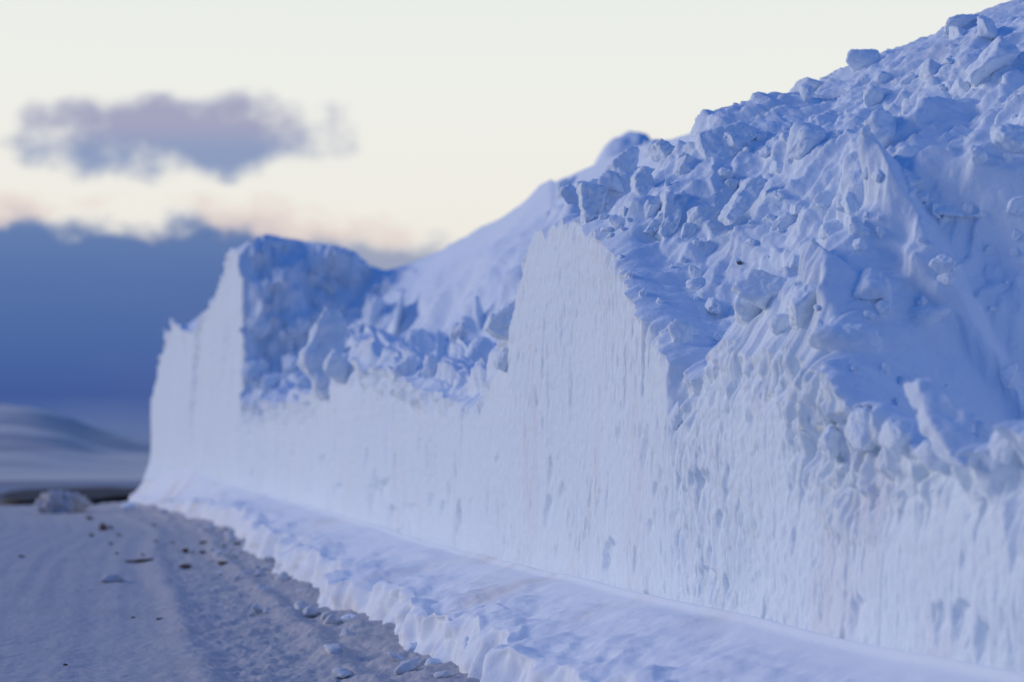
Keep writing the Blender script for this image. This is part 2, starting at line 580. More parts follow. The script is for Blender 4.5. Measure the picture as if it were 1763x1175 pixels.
DENTS = [(1050, 966, 11, 32, .07), (788, 902, 8, 33, .10), (643, 865, 7, 45, .10), (660, 850, 10, 25, .10), (672, 890, 6, 16, .08), (1113, 775, 7, 42, .05),
         (1163, 900, 7, 20, .03), (938, 882, 6, 22, .05), (1655, 1085, 14, 42, .06), (1690, 1100, 12, 45, .06), (1620, 1070, 8, 35, .05), (1300, 1010, 14, 28, .03),
         (581, 845, 7, 12, .08), (332, 690, 5, 110, .22), (385, 650, 6, 90, .08), (553, 800, 6, 14, .08), (1060, 745, 5, 22, .05), (765, 855, 5, 25, .05),
         (1480, 1060, 12, 30, .04), (1210, 1000, 14, 22, .03), (952, 955, 5, 14, .03), (735, 870, 6, 20, .06), (700, 880, 10, 14, .05)]

_r = random.Random(9)
for _ in range(45):
    _x = _r.uniform(420, 1763)
    _y = np.interp(_x, [420, 900, 1763], [760, 780, 900]) + _r.random() * np.interp(_x, [420, 900, 1763], [80, 170, 210])
    DENTS.append((_x, _y, _r.uniform(2, 4.5), _r.uniform(10, 34), _r.uniform(.02, .05)))
RF = 330
r = np.linspace(0, 1, RF)[:, None]
S = np.broadcast_to(s_cols[None], (RF, NC))
zl_c = zled(s_cols)
Z0 = zl_c - 0.25
Zf = Z0[None] + (zt_j - Z0)[None] * r
zs_c = smooth_line(s_cols)
OFF = face_offset(S, Zf, zs_c[None])
xw, yw = cpos(s_cols)
PXw = (CX + F * xw / np.maximum(yw, 1.0))[None]
PYw = HY - F * (Zf - CH) / np.maximum(yw, 1.0)[None]
fr = (yw > 3)[None] & (s_cols < s_of_px(262))[None]
for (dx_, dy_, w_, h_, dp) in DENTS:
    cs = np.where(np.abs(PXw[0] - dx_) < w_ * 3 + 8)[0]
    if len(cs) < 2:
        continue
    ca, cb = cs[0], cs[-1] + 1
    Sx, Zx, PXx, PYx = S[:, ca:cb], Zf[:, ca:cb], PXw[:, ca:cb], PYw[:, ca:cb]
    q = ((PXx - dx_ - 0.06 * (dy_ - PYx)) / w_) ** 2 + ((PYx - dy_) / h_) ** 2
    q = q * 0.8 + 0.75 * fbm(Sx * 7 + dx_, Zx * 5, 5.5, 3)
    OFF[:, ca:cb] += np.where(fr[:, ca:cb], dp * 0.8 * ss(-q, -1.3, -0.1) * (0.65 + 0.35 * np.clip((dy_ - PYx) / h_, -1, 1)), 0)
# nose under the smooth peak and slight batter
OFF = OFF + 0.008 * np.maximum(Zf - zl_c[None], 0)
# flare of the foot of the far corner
OFF = OFF - ss(S, s_of_px(330), s_of_px(265)) * 0.25 * ss(-Zf, -1.5, -0.4)
nx_c, ny_c = cnor(s_cols)
VF = np.stack([xw + nx_c * OFF, yw + ny_c * OFF, Zf], -1)

# slope
B = 3.9
RB = 600
bv = np.concatenate([np.linspace(0, B, RB - 40) ** 1.0, B + np.linspace(0.05, 1, 40) ** 1.3 * 7.0])
bb = bv[:, None] * np.ones((1, NC))
Sb = np.broadcast_to(s_cols[None], (RB, NC))
H = slope_height(Sb, bb)
dj = (zt_j - slope_height(s_cols[None], np.zeros((1, NC)))[0])
for k in range(1):
    H = H + dj[None] * np.exp(-bb / 0.22)
hx = np.zeros_like(H)
for res, f in FORMS:
    if res is None:
        continue
    s0, b0, d0 = res
    q = ((Sb - s0) / f[2]) ** 2 + ((bb - b0) / f[3]) ** 2
    q = q + 0.5 * fbm(Sb * 1.7, bb * 1.7, s0, 2)
    bump = ss(-q, -1.4, -0.35 if f[4] > 0 else 0.0)
    hx = hx + f[4] * bump
fl = perlin(Sb * 0.45, bb * 0.4, 9.0)
rub = ss(fl + 0.35 * perlin(Sb * 1.3, bb * 1.1, 2.0), -0.35, 0.35)
hollow = ss(-(((Sb - FORMS[3][0][0]) / 1.7) ** 2 + ((bb - FORMS[3][0][1]) / 1.6) ** 2), -1.3, -0.5)
rub = rub * (1 - 0.8 * hollow)
wx = Sb + 0.12 * fbm(Sb * 2, bb * 2, 5.0, 2)
wy = bb + 0.12 * fbm(Sb * 2, bb * 2, 15.0, 2)
near = 1 - ss(Sb, s_of_px(1100), s_of_px(500))
xb, yb_ = P_of(Sb, bb)
PXp = CX + F * xb / np.maximum(yb_, 1)
PYp = HY - F * (H - CH) / np.maximum(yb_, 1)
calm = (1 - ss(PXp, 890, 965)) * ss(bb, 0.5, 1.1)
clus = np.exp(-(((PXp - 1190) / 210) ** 2 + ((PYp - 330) / 110) ** 2) ** 2) + np.exp(-(((PXp - 1370) / 120) ** 2 + ((PYp - 520) / 70) ** 2) ** 2)
clus = np.clip(clus + 0.25 + 0.6 * ss(perlin(Sb * 0.8, bb * 0.8, 31.0), 0.0, 0.5) * (PXp > 940), 0, 1) * (1 - 0.85 * hollow)
mid = (1 - ss(PXp, 900, 1000)) * (1 - ss(Sb, s_step - 1.5, s_step))
disp = 0.11 * fbm(Sb * 0.55, bb * 0.45, 1.0, 2) + mid * ((0.75 * fbm(Sb * 0.45, bb * 0.4, 41.0, 5, 0.55) + 0.22 * facets(Sb * 0.7, bb * 0.8, 95, 1.6, 0.6)) * ss(bb, 0.3, 1.2) + (1 - ss(bb, 1.1, 2.6)) * (0.30 * facets(Sb * 0.9, bb * 1.6, 43, 1.0, 0.75) + 0.14 * facets(Sb * 2.2, bb * 3.0, 47, 1.4, 0.7)))
disp = disp + 0.075 * fbm(wx * 2.3, wy * 1.2, 3.0, 3, 0.5) * (0.45 + 0.6 * rub)
disp = disp + clus * 0.15 * facets(wx * 1.9, wy * 1.35, 3, 1.5, 0.6)
disp = disp + (0.25 + 0.75 * clus) * 0.085 * facets(wx * 4.1 + 3, wy * 3.1, 21, 1.6, 0.6)
disp = disp + 0.05 * (1 - ss(PXp, 1180, 1260)) * (PXp > 950) * facets(wx * 6.0 + 9, wy * 4.6, 91, 1.5, 0.7)
disp = disp + (0.35 + 0.65 * rub) * 0.042 * facets(wx * 10.5 + 3, wy * 8.0, 61, 1.5, 0.55)
disp = disp + (0.4 + 0.6 * rub) * 0.016 * facets(wx * 24 + 3, wy * 18.0, 81, 1.5, 0.55)
disp = disp + 0.075 * (ridged(wx * 5.2 + bb * 0.8, wy * 0.9, 6.0, 3) - 0.5) + 0.03 * (ridged(wx * 14 + bb * 2.4, wy * 2.4, 16.0, 2) - 0.5) + 0.02 * fbm(Sb * 12, bb * 7, 2.0, 3)
for (pa, pb, hgt_, wl, wr_) in (((1608, 462), (1580, 375), 0.22, 0.45, 0.10), ((1420, 560), (1462, 500), 0.10, 0.4, 0.1)):
    A_, B_ = ray_slope(*pa), ray_slope(*pb)
    if A_ is None or B_ is None:
        continue
    tb = (bb - A_[1]) / (B_[1] - A_[1])
    sl_ = A_[0] + (B_[0] - A_[0]) * tb + 0.07 * fbm(bb * 2.2, 3.1, 1.0, 3)
    q = Sb - sl_
    pr_ = np.where(q > 0, np.exp(-(q / wl) ** 2), np.clip(1 + q / wr_, 0, 1))
    hx = hx + hgt_ * pr_ * ss(tb, -0.15, 0.15) * (1 - ss(tb, 0.95, 1.08)) * (0.85 + 0.3 * perlin(bb * 3, 1.2))
disp = disp * (1 - 0.3 * calm) - 0.09 * clus * (PXp > 950)
disp = (disp + hx) * ss(bb, 0.0, 0.35) * (1 - 0.92 * ss(bb, B - 1.9, B - 0.2)) - 0.07 * ss(bb, B - 1.2, B) * (PXp > 950)
farm = ss(Sb, s_step - 0.5, s_step + 1.5)
disp = disp * (1 - 0.6 * farm)
otop = OFF[-1]
xs, ys = P_of(Sb, bb)
tilt = 0.62
nn = np.sqrt(1 + tilt ** 2)
ex = otop[None] * np.exp(-bb / 0.35)
ox = -disp * 0.55 / nn * 1.2
VS = np.stack([xs + nx_c * (ex + ox), ys + ny_c * (ex + ox), H + disp * 0.83], -1)
wz = ss(Sb, s_step - 3.4, s_step - 0.8) * (1 - ss(Sb, s_step + 0.02, s_step + 0.6)) * ss(bb, 0.05, 0.5)
push = wz * (0.45 * fbm(bb * 0.9, H * 0.9, 2.0, 4, 0.55) + 0.30 * facets(bb * 1.7, H * 1.5, 9, 1.4, 0.6) + 0.15 * facets(bb * 4.0, H * 3.6, 19, 1.4, 0.6))
tgx, tgy = -ny_c, nx_c
VS[..., 0] -= tgx * push
VS[..., 1] -= tgy * push
VS[0] = VF[-1]
VS[-1, :, 2] = np.minimum(VS[-1, :, 2], -0.3)

bank = empty('snow_bank', (float(cpos(20.0)[0]), float(cpos(20.0)[1]), 0))
tag(bank, 'towering ploughed snow bank along the road with smooth cut face and rubble slope', 'snow bank')


def add_part(o, root):
    o.parent = root
    o.matrix_parent_inverse = Matrix.Translation(-Vector(root.location))
    return o


face_o = add_part(grid_mesh('cut_face', VF, M_face, flip=False), bank)
slope_o = add_part(grid_mesh('rubble_slope', VS, M_slope, flip=False), bank)
slope_o['label'] = 'tumbled upper slope of broken snow above the cut'
face_o['label'] = 'smooth vertical face with scratches and flutes'

# ------------------------------------------------------------------ apron and low windrow
px_c2 = np.arange(1790, 257, -1.6)
s2 = np.unique(np.round(np.concatenate([np.linspace(0.2, s_of_px(1791.6), 200), s_of_px(px_c2), np.linspace(s_of_px(256.5), s_of_px(256.5) + 9, 40)]), 5))
NC2 = len(s2)
RA = 280


def s_of_d(d):
    return float(np.interp(d, CP[:, 1], CS))


saw_k = [s_of_d(v) for v in (3.5, 6.5, 9.0, 11.6, 15.3, 19.3, 24.5, 29, 34, 39, 45, 52, 60, 70)]


def edge_a(s):
    e = np.full_like(s, 0.9)
    for a, b_ in zip(saw_k[:-1], saw_k[1:]):
        inside = (s >= a) & (s < b_)
        t = (s - a) / (b_ - a)
        e = np.where(inside, 0.82 + 0.30 * t ** 1.2 * ss(1 - t, 0.0, 0.13) + 0.0 * t, e)
    e = e + 0.10 * fbm(s * 1.3, 0.7, o=4)
    e = e - 0.25 * ss(s, s_of_d(44), s_of_d(54))
    return e


ae = edge_a(s2)
zr = 0.29 + 0.06 * fbm(s2 * 0.9, 4.1, o=2) + 0.10 * ss(s2, s_of_d(17), s_of_d(26)) - 0.22 * ss(s2, s_of_d(34), s_of_d(52)) - 0.20 * (1 - ss(s2, s_of_d(4.6), s_of_d(7.2)))
zl2 = zled(s2)
rr = np.linspace(0, 1, RA)[:, None] * np.ones((1, NC2))
S2 = np.broadcast_to(s2[None], (RA, NC2))
r1 = np.clip(rr / 0.66, 0, 1)
r2 = np.clip((rr - 0.66) / 0.26, 0, 1)
r3 = np.clip((rr - 0.92) / 0.08, 0, 1)
atop = ae - 0.13
A = -0.35 + (atop[None] + 0.35) * r1 + 0.13 * r2 + 0.5 * r3
t1 = np.clip(A / np.maximum(atop[None], .1), 0, 1)
Zr = zl2[None] + (zr - zl2)[None] * (0.6 * ss(t1, 0.0, 1.0) + 0.4 * t1) + 0.025 * np.exp(-((A - 0.03) / 0.03) ** 2)
topz = Zr.copy()
Zr = Zr * (1 - (0.35 * r2 + 0.65 * ss(r2, 0.05, 0.95))) - 0.06 * r3
lum = ss(t1, 0.35, 0.95)
dz2 = (0.045 * fbm(S2 * 1.8, A * 2.0, 3.3, 4) * (0.6 + lum) + 0.05 * lum * facets(S2 * 3.3, A * 3.5, 5, 1.2, 0.5) + 0.006 * fbm(S2 * 9, A * 5, 1.3, 3)
       + 0.03 * np.maximum(0, fbm(S2 * 0.7, A * 3.0, 7.3, 2))) * (1 - r2) * ss(A, 0.05, 0.3)
slump = ss(r2, 0.01, 0.2) * (1 - r3)
da = slump * (0.05 * perlin(S2 * 2.2, Zr * 1.5, 4.0) + 0.03 * perlin(S2 * 8, Zr * 2.5, 8.0) + 0.05 * fbm(S2 * 5, Zr * 6 + rr * 3, 18.0, 3) + 0.07 * facets(S2 * 3.5, Zr * 5 + rr * 4, 71, 1.2, 0.6) + 0.06 * np.maximum(0, fbm(S2 * 2.0, Zr * 2, 2.0, 2)))
toe = r3 * 0.0
x2, y2 = cpos(s2)
n2x, n2y = cnor(s2)
AA = A + da
VA = np.stack([x2 - n2x * AA, y2 - n2y * AA, Zr + dz2], -1)
wr = grid_mesh('snow_windrow', VA, M_apron, flip=True)
tag(wr, 'low shelf of swept snow at the foot of the cut wall with a scalloped edge', 'snow ledge')

# ------------------------------------------------------------------ road (packed snow)
yy = np.concatenate([np.linspace(1480, 866, 520), HY + F * CH / np.linspace(55, 75, 14)])
pp = np.linspace(-500, 1250, 760)
D = F * CH / (yy - HY)
DX = (pp[None] - CX) / F * D[:, None]
DY = np.broadcast_to(D[:, None], DX.shape)


def wall_dist(x, y):
    xwv = np.interp(y, CP[:840, 1], CP[:840, 0])
    return (xwv - x) * 0.972


def ground_z(x, y):
    return -6.0 * ss(y, 54, 130) - 0.15 * ss(y, 48, 60)


aw = wall_dist(DX, DY)
sw = DY * 1.03
churn = ss(-aw, -2.55, -1.95)
z = 0.012 * fbm(DX * 1.3, DY * 0.8, 1.0, 3) + 0.005 * fbm(DX * 12, DY * 7, 3.0, 2)
z = z + 0.010 * perlin(aw * 5, sw * 0.15, 2.0) * (1 - churn)
z = z + 0.045 * np.exp(-((aw - 1.42 - 0.06 * perlin(sw * 0.9, 1.0)) / 0.10) ** 2) + 0.035 * np.exp(-((aw - 2.25 - 0.08 * perlin(sw * 0.7, 5.0)) / 0.13) ** 2)
z = z + churn * (0.020 * fbm(DX * 5, DY * 4, 6.0, 4, 0.6) + 0.022 * facets(DX * 4.5, DY * 3.6, 11, 1.0, 0.4) + 0.012 * facets(DX * 11, DY * 9, 51, 1.0, 0.4))
z = z + 0.05 * ss(-aw, -1.4, -1.0)
z = z + 0.10 * ss(DY, 30, 46) * np.maximum(0, 0.2 + fbm(DX * 0.9, DY * 0.35, 8.0, 3)) * ss(-aw, -4.5, -2.2)
z = z + ground_z(DX, DY)
road = grid_mesh('road', np.stack([DX, DY, z], -1), M_road, flip=False)
tag(road, kind='structure')

# wide ground sheet reaching the horizon, a little below the road
gy = np.concatenate([np.linspace(-60, 40, 12), np.linspace(44, 140, 40), np.geomspace(150, 9000, 60)])
gx = np.concatenate([-np.geomspace(9000, 20, 40), np.linspace(-18, 18, 10), np.geomspace(20, 9000, 40)])
GX, GY = np.meshgrid(gx, gy)
GZ = ground_z(GX, GY) - 0.12
GZ = GZ + ss(GY, 140, 300) * 0.6 * fbm(GX * 0.006, GY * 0.006, 2.0, 3)
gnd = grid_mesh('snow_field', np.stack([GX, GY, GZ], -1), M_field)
tag(gnd, kind='structure')

# hills: a real ridge of low ground 900-1900 m out
hy = np.linspace(700, 2600, 110)
hxv = np.linspace(-1500, 1500, 300)
HX, HYv = np.meshgrid(hxv, hy)
tt = (hy - 700) / 1900
pxh = CX + F * HX / HYv
crest = np.interp(pxh, [-900, -200, 0, 60, 110, 160, 220, 300, 500, 900, 1800, 3000], [120, 125, 112, 106, 92, 72, 58, 46, 50, 40, 35, 60])
hz = crest / F * 1700 * ss(HYv, 760, 1650) * (1 - 0.5 * ss(HYv, 1800, 2600)) - 6
hz = hz + (3.0 * fbm(HX * 0.008, HYv * 0.008, 1.0, 4) + 7 * (perlin(HX * 0.001, HYv * 0.0052, 3.0))) * ss(HYv, 760, 1100)
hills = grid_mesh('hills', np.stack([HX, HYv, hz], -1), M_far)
tag(hills, kind='structure')

# bare dark strip of ground beyond the road's brow
th = np.linspace(0, 2 * np.pi, 90)
rings = []
for q in np.linspace(0, 1, 8):
    rad = q * (1 + 0.22 * fbm(np.cos(th) * 1.5, np.sin(th) * 1.5, 2.0, 3))
    X = -96 + 17.0 * rad * np.cos(th) - 14.0 * rad * np.sin(th)
    Y = 385 + 85 * rad * np.sin(th)
    rings.append(np.stack([X, Y, np.full_like(X, -4.9) + 0.3 * (1 - q ** 2)], -1))
strip = grid_mesh('bare_ground', np.stack(rings, 0), M_dark)
tag(strip, kind='structure')

# ------------------------------------------------------------------ blocks
allV = np.concatenate([VS.reshape(-1, 3), VF.reshape(-1, 3), VA.reshape(-1, 3)])
allV = allV[allV[:, 1] > 4]
aPX = CX + F * allV[:, 0] / allV[:, 1]
aPY = HY - F * (allV[:, 2] - CH) / allV[:, 1]


def hit(px, py, tol=4):
    for t in (tol, tol * 2, tol * 4, tol * 8):
        m = (np.abs(aPX - px) < t) & (np.abs(aPY - py) < t)
        if m.any():
            c = allV[m]
            return c[np.argmin(c[:, 1])]
    return None


_ico = {}


def ico(sub):
    if sub not in _ico:
        bm = bmesh.new()
        bmesh.ops.create_icosphere(bm, subdivisions=sub, radius=1)
        v = np.array([list(x.co) for x in bm.verts])
        f = np.array([[x.index for x in fc.verts] for fc in bm.faces])
        bm.free()
        _ico[sub] = (v, f)
    return _ico[sub]


def block_mesh(name, seed, size, kind='chunk', sub=4, rough=0.05, mat=None, sharp=14):
    """faceted lump: directions pushed to the soft intersection of random planes"""
    rg = np.random.RandomState(seed)
    v, f = ico(sub)
    if kind == 'slab':
        npl = 11
        pl = rg.randn(npl, 3)
        pl[:, 1] *= 0.35
    elif kind == 'round':
        npl = 26
        pl = rg.randn(npl, 3)
    else:
        npl = 13
        pl = rg.randn(npl, 3)
    pl /= np.linalg.norm(pl, axis=1)[:, None]
    ds = rg.uniform(0.72, 1.0, npl)
    if kind == 'slab':
        pl = np.vstack([pl, [[0.08, 1, 0.05], [-0.05, -1, 0.08], [0.1, 0, -1], [0, 0, 1]]])
        pl /= np.linalg.norm(pl, axis=1)[:, None]
        ds = np.concatenate([ds, [0.8, 0.8, 0.95, 1.0]])
    if kind == 'spike':
        pl = np.vstack([rg.randn(6, 3) * [1, 1, 0.2] + [0, 0, 0.45], [[0, 0, -1]]])
        pl /= np.linalg.norm(pl, axis=1)[:, None]
        ds = np.concatenate([rg.uniform(0.5, 0.7, 6), [0.9]])
    dots = np.maximum(v @ pl.T, 1e-3) / ds[None]
    rad = 1.0 / (np.sum(dots ** sharp, axis=1)) ** (1.0 / sharp)
    rad = np.minimum(rad, 1.6)
    p = v * rad[:, None]
    n = fbm(p[:, 0] * 1.8 + seed, p[:, 1] * 1.8, p[:, 2] * 1.8, 5, 0.6)
    p = p * (1 + rough * n)[:, None]
    p = p * np.array(size)[None]
    me = bpy.data.meshes.new(name)
    me.from_pydata(p.tolist(), [], f.tolist())
    me.polygons.foreach_set('use_smooth', np.ones(len(f), dtype=bool))
    me.materials.append(mat or M_block)
    me.update()
    return me


def block(px, py, w, h, label, kind='chunk', roll=0.0, depth=0.8, yaw=0.0, seed=0, cat='snow block', name='snow_block', group=None, sink=0.25, rough=0.06, mat=None, pitch=0.0, sharp=14, at=None, sub=5):
    c = hit(px, py) if at is None else at
    if c is None:
        return None
    d = c[1]
    k = d / F
    W_, H_ = w * k * 0.5, h * k * 0.5
    me = block_mesh(name, seed or int(px * 7 + py * 3), (W_, (W_ + H_) * 0.5 * depth, H_), kind, sub, rough, mat, sharp)
    o = bpy.data.objects.new(name, me)
    col.objects.link(o)
    sk = (W_ + H_) * 0.5
    yy_ = d + sk * depth * (2 * sink - 0.35)
    o.location = ((px - CX) / F * yy_, yy_, CH + (HY - py) / F * yy_)
    o.rotation_euler = (math.radians(pitch), math.radians(roll), math.radians(yaw))
    tag(o, label, cat, group)
    return o


# prominent ones: px, py, width, height (photo pixels), label, kind, roll, depth, yaw
BL = [
    (1612, 782, 92, 66, 'rounded snow lump on the rim just below the tall standing flake', 'round', 10, 0.8, 0),
    (1325, 505, 84, 66, 'angular blue topped piece of the broken boulder cluster, its upper left part', 'chunk', 8, 0.8, 20),
    (1388, 520, 92, 62, 'right hand piece of the broken boulder cluster, slanting down', 'chunk', -28, 0.8, 50),
    (1348, 560, 76, 54, 'lowest piece of the broken boulder cluster above the flutes', 'round', 8, 0.8, 20),
    (1292, 540, 60, 95, 'upright facetted snow lump on the left side of the large broken boulder', 'chunk', -10, 0.8, -30),
    (1520, 235, 95, 70, 'smooth bluish snow block high on the slope below the crest', 'chunk', -35, 0.7, 20),
    (1490, 106, 78, 52, 'round snow block sitting on the skyline crest, the larger of the two', 'round', -10, 0.8, 0),
    (1392, 147, 54, 30, 'small flat snow block on the skyline crest left of the round block', 'chunk', 0, 1.0, 0),
    (1078, 288, 42, 52, 'bluish snow chunk directly left of the leaf shaped chunk', 'chunk', 15, 0.8, 10),
    (1145, 262, 50, 42, 'snow chunk tucked under the crest above the leaf shaped chunk', 'chunk', -25, 0.8, 10),
    (1118, 368, 26, 54, 'small narrow snow splinter left of the tall splinter', 'slab', 20, 0.7, -40),
    (1350, 388, 62, 42, 'low smooth snow lump left of centre below the long slanting slab', 'round', -25, 0.8, 0),
    (1202, 492, 46, 36, 'round snowball like lump right of the smooth cut peak', 'round', 0, 0.9, 0),
    (1210, 378, 60, 46, 'square bluish snow chunk right of the tall splinter', 'chunk', -20, 0.8, 20),
    (1395, 250, 80, 56, 'weathered snow chunk half buried in the upper slope', 'round', -30, 0.8, 10),
    (1440, 395, 70, 40, 'slanted flat snow chunk left of the steep wedge', 'slab', -30, 0.7, 20),
    (1480, 400, 55, 28, 'small dark blue snow ledge chunk touching the steep wedge', 'chunk', 25, 0.8, 20),
    (1500, 490, 70, 75, 'smooth half buried snow chunk at the foot of the steep wedge', 'round', 25, 0.7, 0),
    (1460, 590, 130, 80, 'wide smooth blue snow mound below the wedge, above the fluted columns', 'round', 5, 0.8, 0),
    (1590, 545, 120, 60, 'low drifted snow mound inside the blue hollow', 'round', 0, 0.8, 0),
    (1700, 120, 90, 60, 'snow block at the top right corner below the crest', 'chunk', -25, 0.8, 10),
    (1735, 245, 70, 70, 'snow chunk at the right edge above the broad smooth slab', 'chunk', -20, 0.8, 30),
    (1648, 42, 60, 30, 'small snow block on the skyline near the top right corner', 'chunk', -20, 0.9, 10),
    (1166, 722, 38, 62, 'snow nub hanging at the right foot of the smooth cut peak', 'round', 0, 0.9, 0),
    (1490, 745, 62, 100, 'large fluted snow lobe on the rim left of the standing flake', 'round', -12, 0.8, -20),
    (1545, 750, 50, 70, 'small curled snow lobe right of the large fluted lobe on the rim', 'chunk', 10, 0.8, 20),
    (1430, 765, 50, 60, 'grey snow lump left of the large fluted lobe', 'chunk', 0, 0.8, 20),
    (1725, 770, 60, 90, 'snow lump on the rim at the right edge of the frame', 'round', 10, 0.8, 0),
    (645, 548, 36, 80, 'upright snow block on the rim, second from the tall curved slab', 'chunk', 4, 0.8, -20),
    (684, 560, 18, 80, 'thin snow spike on the rim left of the middle', 'spike', 6, 0.9, 0),
    (640, 515, 30, 34, 'small snow knob on top of the upright block', 'round', 6, 0.9, 0),
    (720, 588, 46, 50, 'snow lump on the rim behind the thin spike', 'chunk', 0, 0.8, 20),
    (762, 598, 34, 66, 'pointed snow block halfway along the middle rim', 'spike', -6, 0.9, 10),
    (790, 575, 34, 40, 'blue topped snow chunk set back behind the middle rim', 'chunk', 10, 0.9, 10),
    (828, 612, 66, 76, 'round hollowed snow boulder beside the smooth cut peak', 'round', 10, 0.8, 20),
    (828, 548, 16, 56, 'thin snow spike standing behind the hollowed boulder', 'spike', -4, 0.9, 10),
    (590, 640, 40, 54, 'snow lump at the foot of the tall curved slab', 'chunk', 0, 0.8, 20),
    (530, 665, 46, 60, 'low pale snow lump between the curved slab and the far wall', 'round', 0, 0.8, 0),
    (705, 640, 34, 50, 'flat faced snow chunk set in the rim under the spike', 'chunk', 10, 0.8, 20),
    (740, 640, 28, 60, 'narrow snow chunk in the rim below the pointed block', 'slab', 5, 0.8, -20),
    (870, 620, 40, 50, 'snow chunk wedged between the hollowed boulder and the peak', 'chunk', 25, 0.8, 20),
    (436, 640, 34, 40, 'small pale snow lump low on the shaded far slope, beside the bright cut edge', 'chunk', 0, 0.8, 0),
    (505, 625, 40, 34, 'snow lump halfway between the far tower and the tall curved slab', 'chunk', 0, 0.8, 0),
    (450, 560, 60, 60, 'snow lump on the shaded side of the far tower', 'round', 0, 0.8, 0),
    (470, 660, 50, 40, 'pale snow lump at the foot of the shaded far slope', 'chunk', 0, 0.8, 0),
    (470, 418, 50, 22, 'dark snow cap on the crest of the far tower', 'round', 0, 0.8, 0),
]
for i, b_ in enumerate(BL):
    block(b_[0], b_[1], b_[2], b_[3], b_[4], kind=b_[5], roll=b_[6], depth=b_[7], yaw=b_[8], seed=100 + i, sharp=7 if b_[5] == 'round' else 11, rough=0.11, sink=0.12 if 'skyline' in b_[4] else 0.4)

# shards cut from plough layers: an outline, extruded away to its own thickness
def shard(pts, ext, label, seed, push=0.0, lean=0.0, cat='snow shard', bev=0.10, cuts=4, amp=0.05, mat=None):
    pts = np.array(pts, float)
    cpx, cpy = pts.mean(0)
    c = hit(cpx, pts[:, 1].max() - 12)
    if c is None:
        return
    d = c[1] + push
    k = d / F
    bm = bmesh.new()
    hgt = (pts[:, 1].max() - pts[:, 1].min()) * k
    vs = [bm.verts.new(((x - cpx) * k, lean * ((pts[:, 1].max() - y) * k), (cpy - y) * k)) for x, y in pts]
    f = bm.faces.new(vs)
    e = bmesh.ops.extrude_face_region(bm, geom=[f])
    nv = [v for v in e['geom'] if isinstance(v, bmesh.types.BMVert)]
    for v in nv:
        v.co += Vector((ext[0] * k, ext[1] * k, ext[2] * k))
    bmesh.ops.recalc_face_normals(bm, faces=bm.faces)
    bmesh.ops.bevel(bm, geom=bm.edges[:], offset=bev * min(hgt, abs(ext[1] * k) + abs(ext[0] * k)), segments=2, profile=0.6, affect='EDGES')
    bmesh.ops.triangulate(bm, faces=bm.faces[:])
    for _ in range(cuts):
        long_e = [ed for ed in bm.edges if ed.calc_length() > hgt * 0.045]
        if long_e:
            bmesh.ops.subdivide_edges(bm, edges=long_e, cuts=1)
            bmesh.ops.triangulate(bm, faces=bm.faces[:])
    bm.normal_update()
    P = np.array([list(v.co) for v in bm.verts])
    q = P / hgt * 3.0
    n = fbm(q[:, 0] * 1.3 + seed, q[:, 1] * 1.3, q[:, 2] * 1.3, 5, 0.55)
    for v, nn_ in zip(bm.verts, n):
        v.co += v.normal * float(nn_) * hgt * amp
    me = bpy.data.meshes.new('snow_shard')
    bm.to_mesh(me)
    bm.free()
    me.polygons.foreach_set('use_smooth', np.ones(len(me.polygons), dtype=bool))
    me.materials.append(mat or M_block)
    o = bpy.data.objects.new('snow_shard', me)
    col.objects.link(o)
    o.location = ((cpx - CX) * k, d, CH + (HY - cpy) * k)
    return tag(o, label, cat)


shard([(1606, 655), (1632, 644), (1652, 672), (1672, 700), (1702, 712), (1690, 760), (1668, 806), (1646, 792), (1626, 748), (1610, 700)], (-20, 30, 3),
      'tall pale flake of snow standing on edge on the rim at the right', 1, push=-0.2, lean=0.75, bev=0.08, amp=0.03)
shard([(1595, 348), (1650, 312), (1720, 292), (1800, 300), (1810, 345), (1740, 372), (1660, 376), (1615, 366)], (-16, 110, 26),
      'broad smooth blue snow slab near the right edge of the slope', 3, push=0.0, lean=0.9, amp=0.05, bev=0.10)
shard([(1524, 272), (1560, 276), (1600, 300), (1580, 330), (1560, 345), (1535, 325)], (-14, 60, 6),
      'dark blue topped jagged slab just above the steep wedge', 4, lean=0.6, amp=0.06)
shard([(1108, 282), (1120, 292), (1130, 312), (1126, 330), (1108, 343), (1094, 325), (1094, 302)], (-8, 22, 0),
      'leaf shaped upright snow chunk near the left top of the slope', 5, lean=0.3, amp=0.04)
shard([(1158, 316), (1168, 330), (1176, 352), (1168, 390), (1146, 418), (1138, 400), (1146, 362), (1150, 330)], (-8, 30, 0),
      'tall narrow snow splinter standing on the slope right of the smooth peak', 6, lean=0.3, amp=0.06)
shard([(1186, 345), (1160, 372), (1122, 405), (1112, 398), (1140, 362), (1180, 322)], (-6, 30, 0),
      'slanting splinter crossing behind the tall narrow snow splinter', 7, lean=0.3, amp=0.06)
shard([(560, 526), (585, 530), (598, 545), (596, 600), (586, 650), (560, 690), (546, 668), (528, 640), (524, 612), (540, 572)], (-10, 34, 0),
      'tall curved snow slab leaning out at the left end of the middle rim', 8, lean=0.05, amp=0.05)
shard([(895, 500), (902, 545), (884, 590), (866, 582), (838, 566), (846, 545), (868, 528)], (-8, 40, 0),
      'wedge shaped snow block leaning on the left side of the smooth peak', 9, lean=0.1, amp=0.05)
shard([(1318, 292), (1326, 312), (1300, 350), (1262, 388), (1250, 372), (1272, 335), (1298, 300)], (-10, 34, 0),
      'long slanting smooth snow slab on the upper middle slope', 10, lean=0.5, amp=0.04)
shard([(1206, 222), (1268, 204), (1300, 206), (1308, 226), (1276, 262), (1228, 286), (1214, 268)], (-12, 44, 0),
      'big slanting slab of smooth snow just under the crest', 12, lean=0.5, amp=0.04)
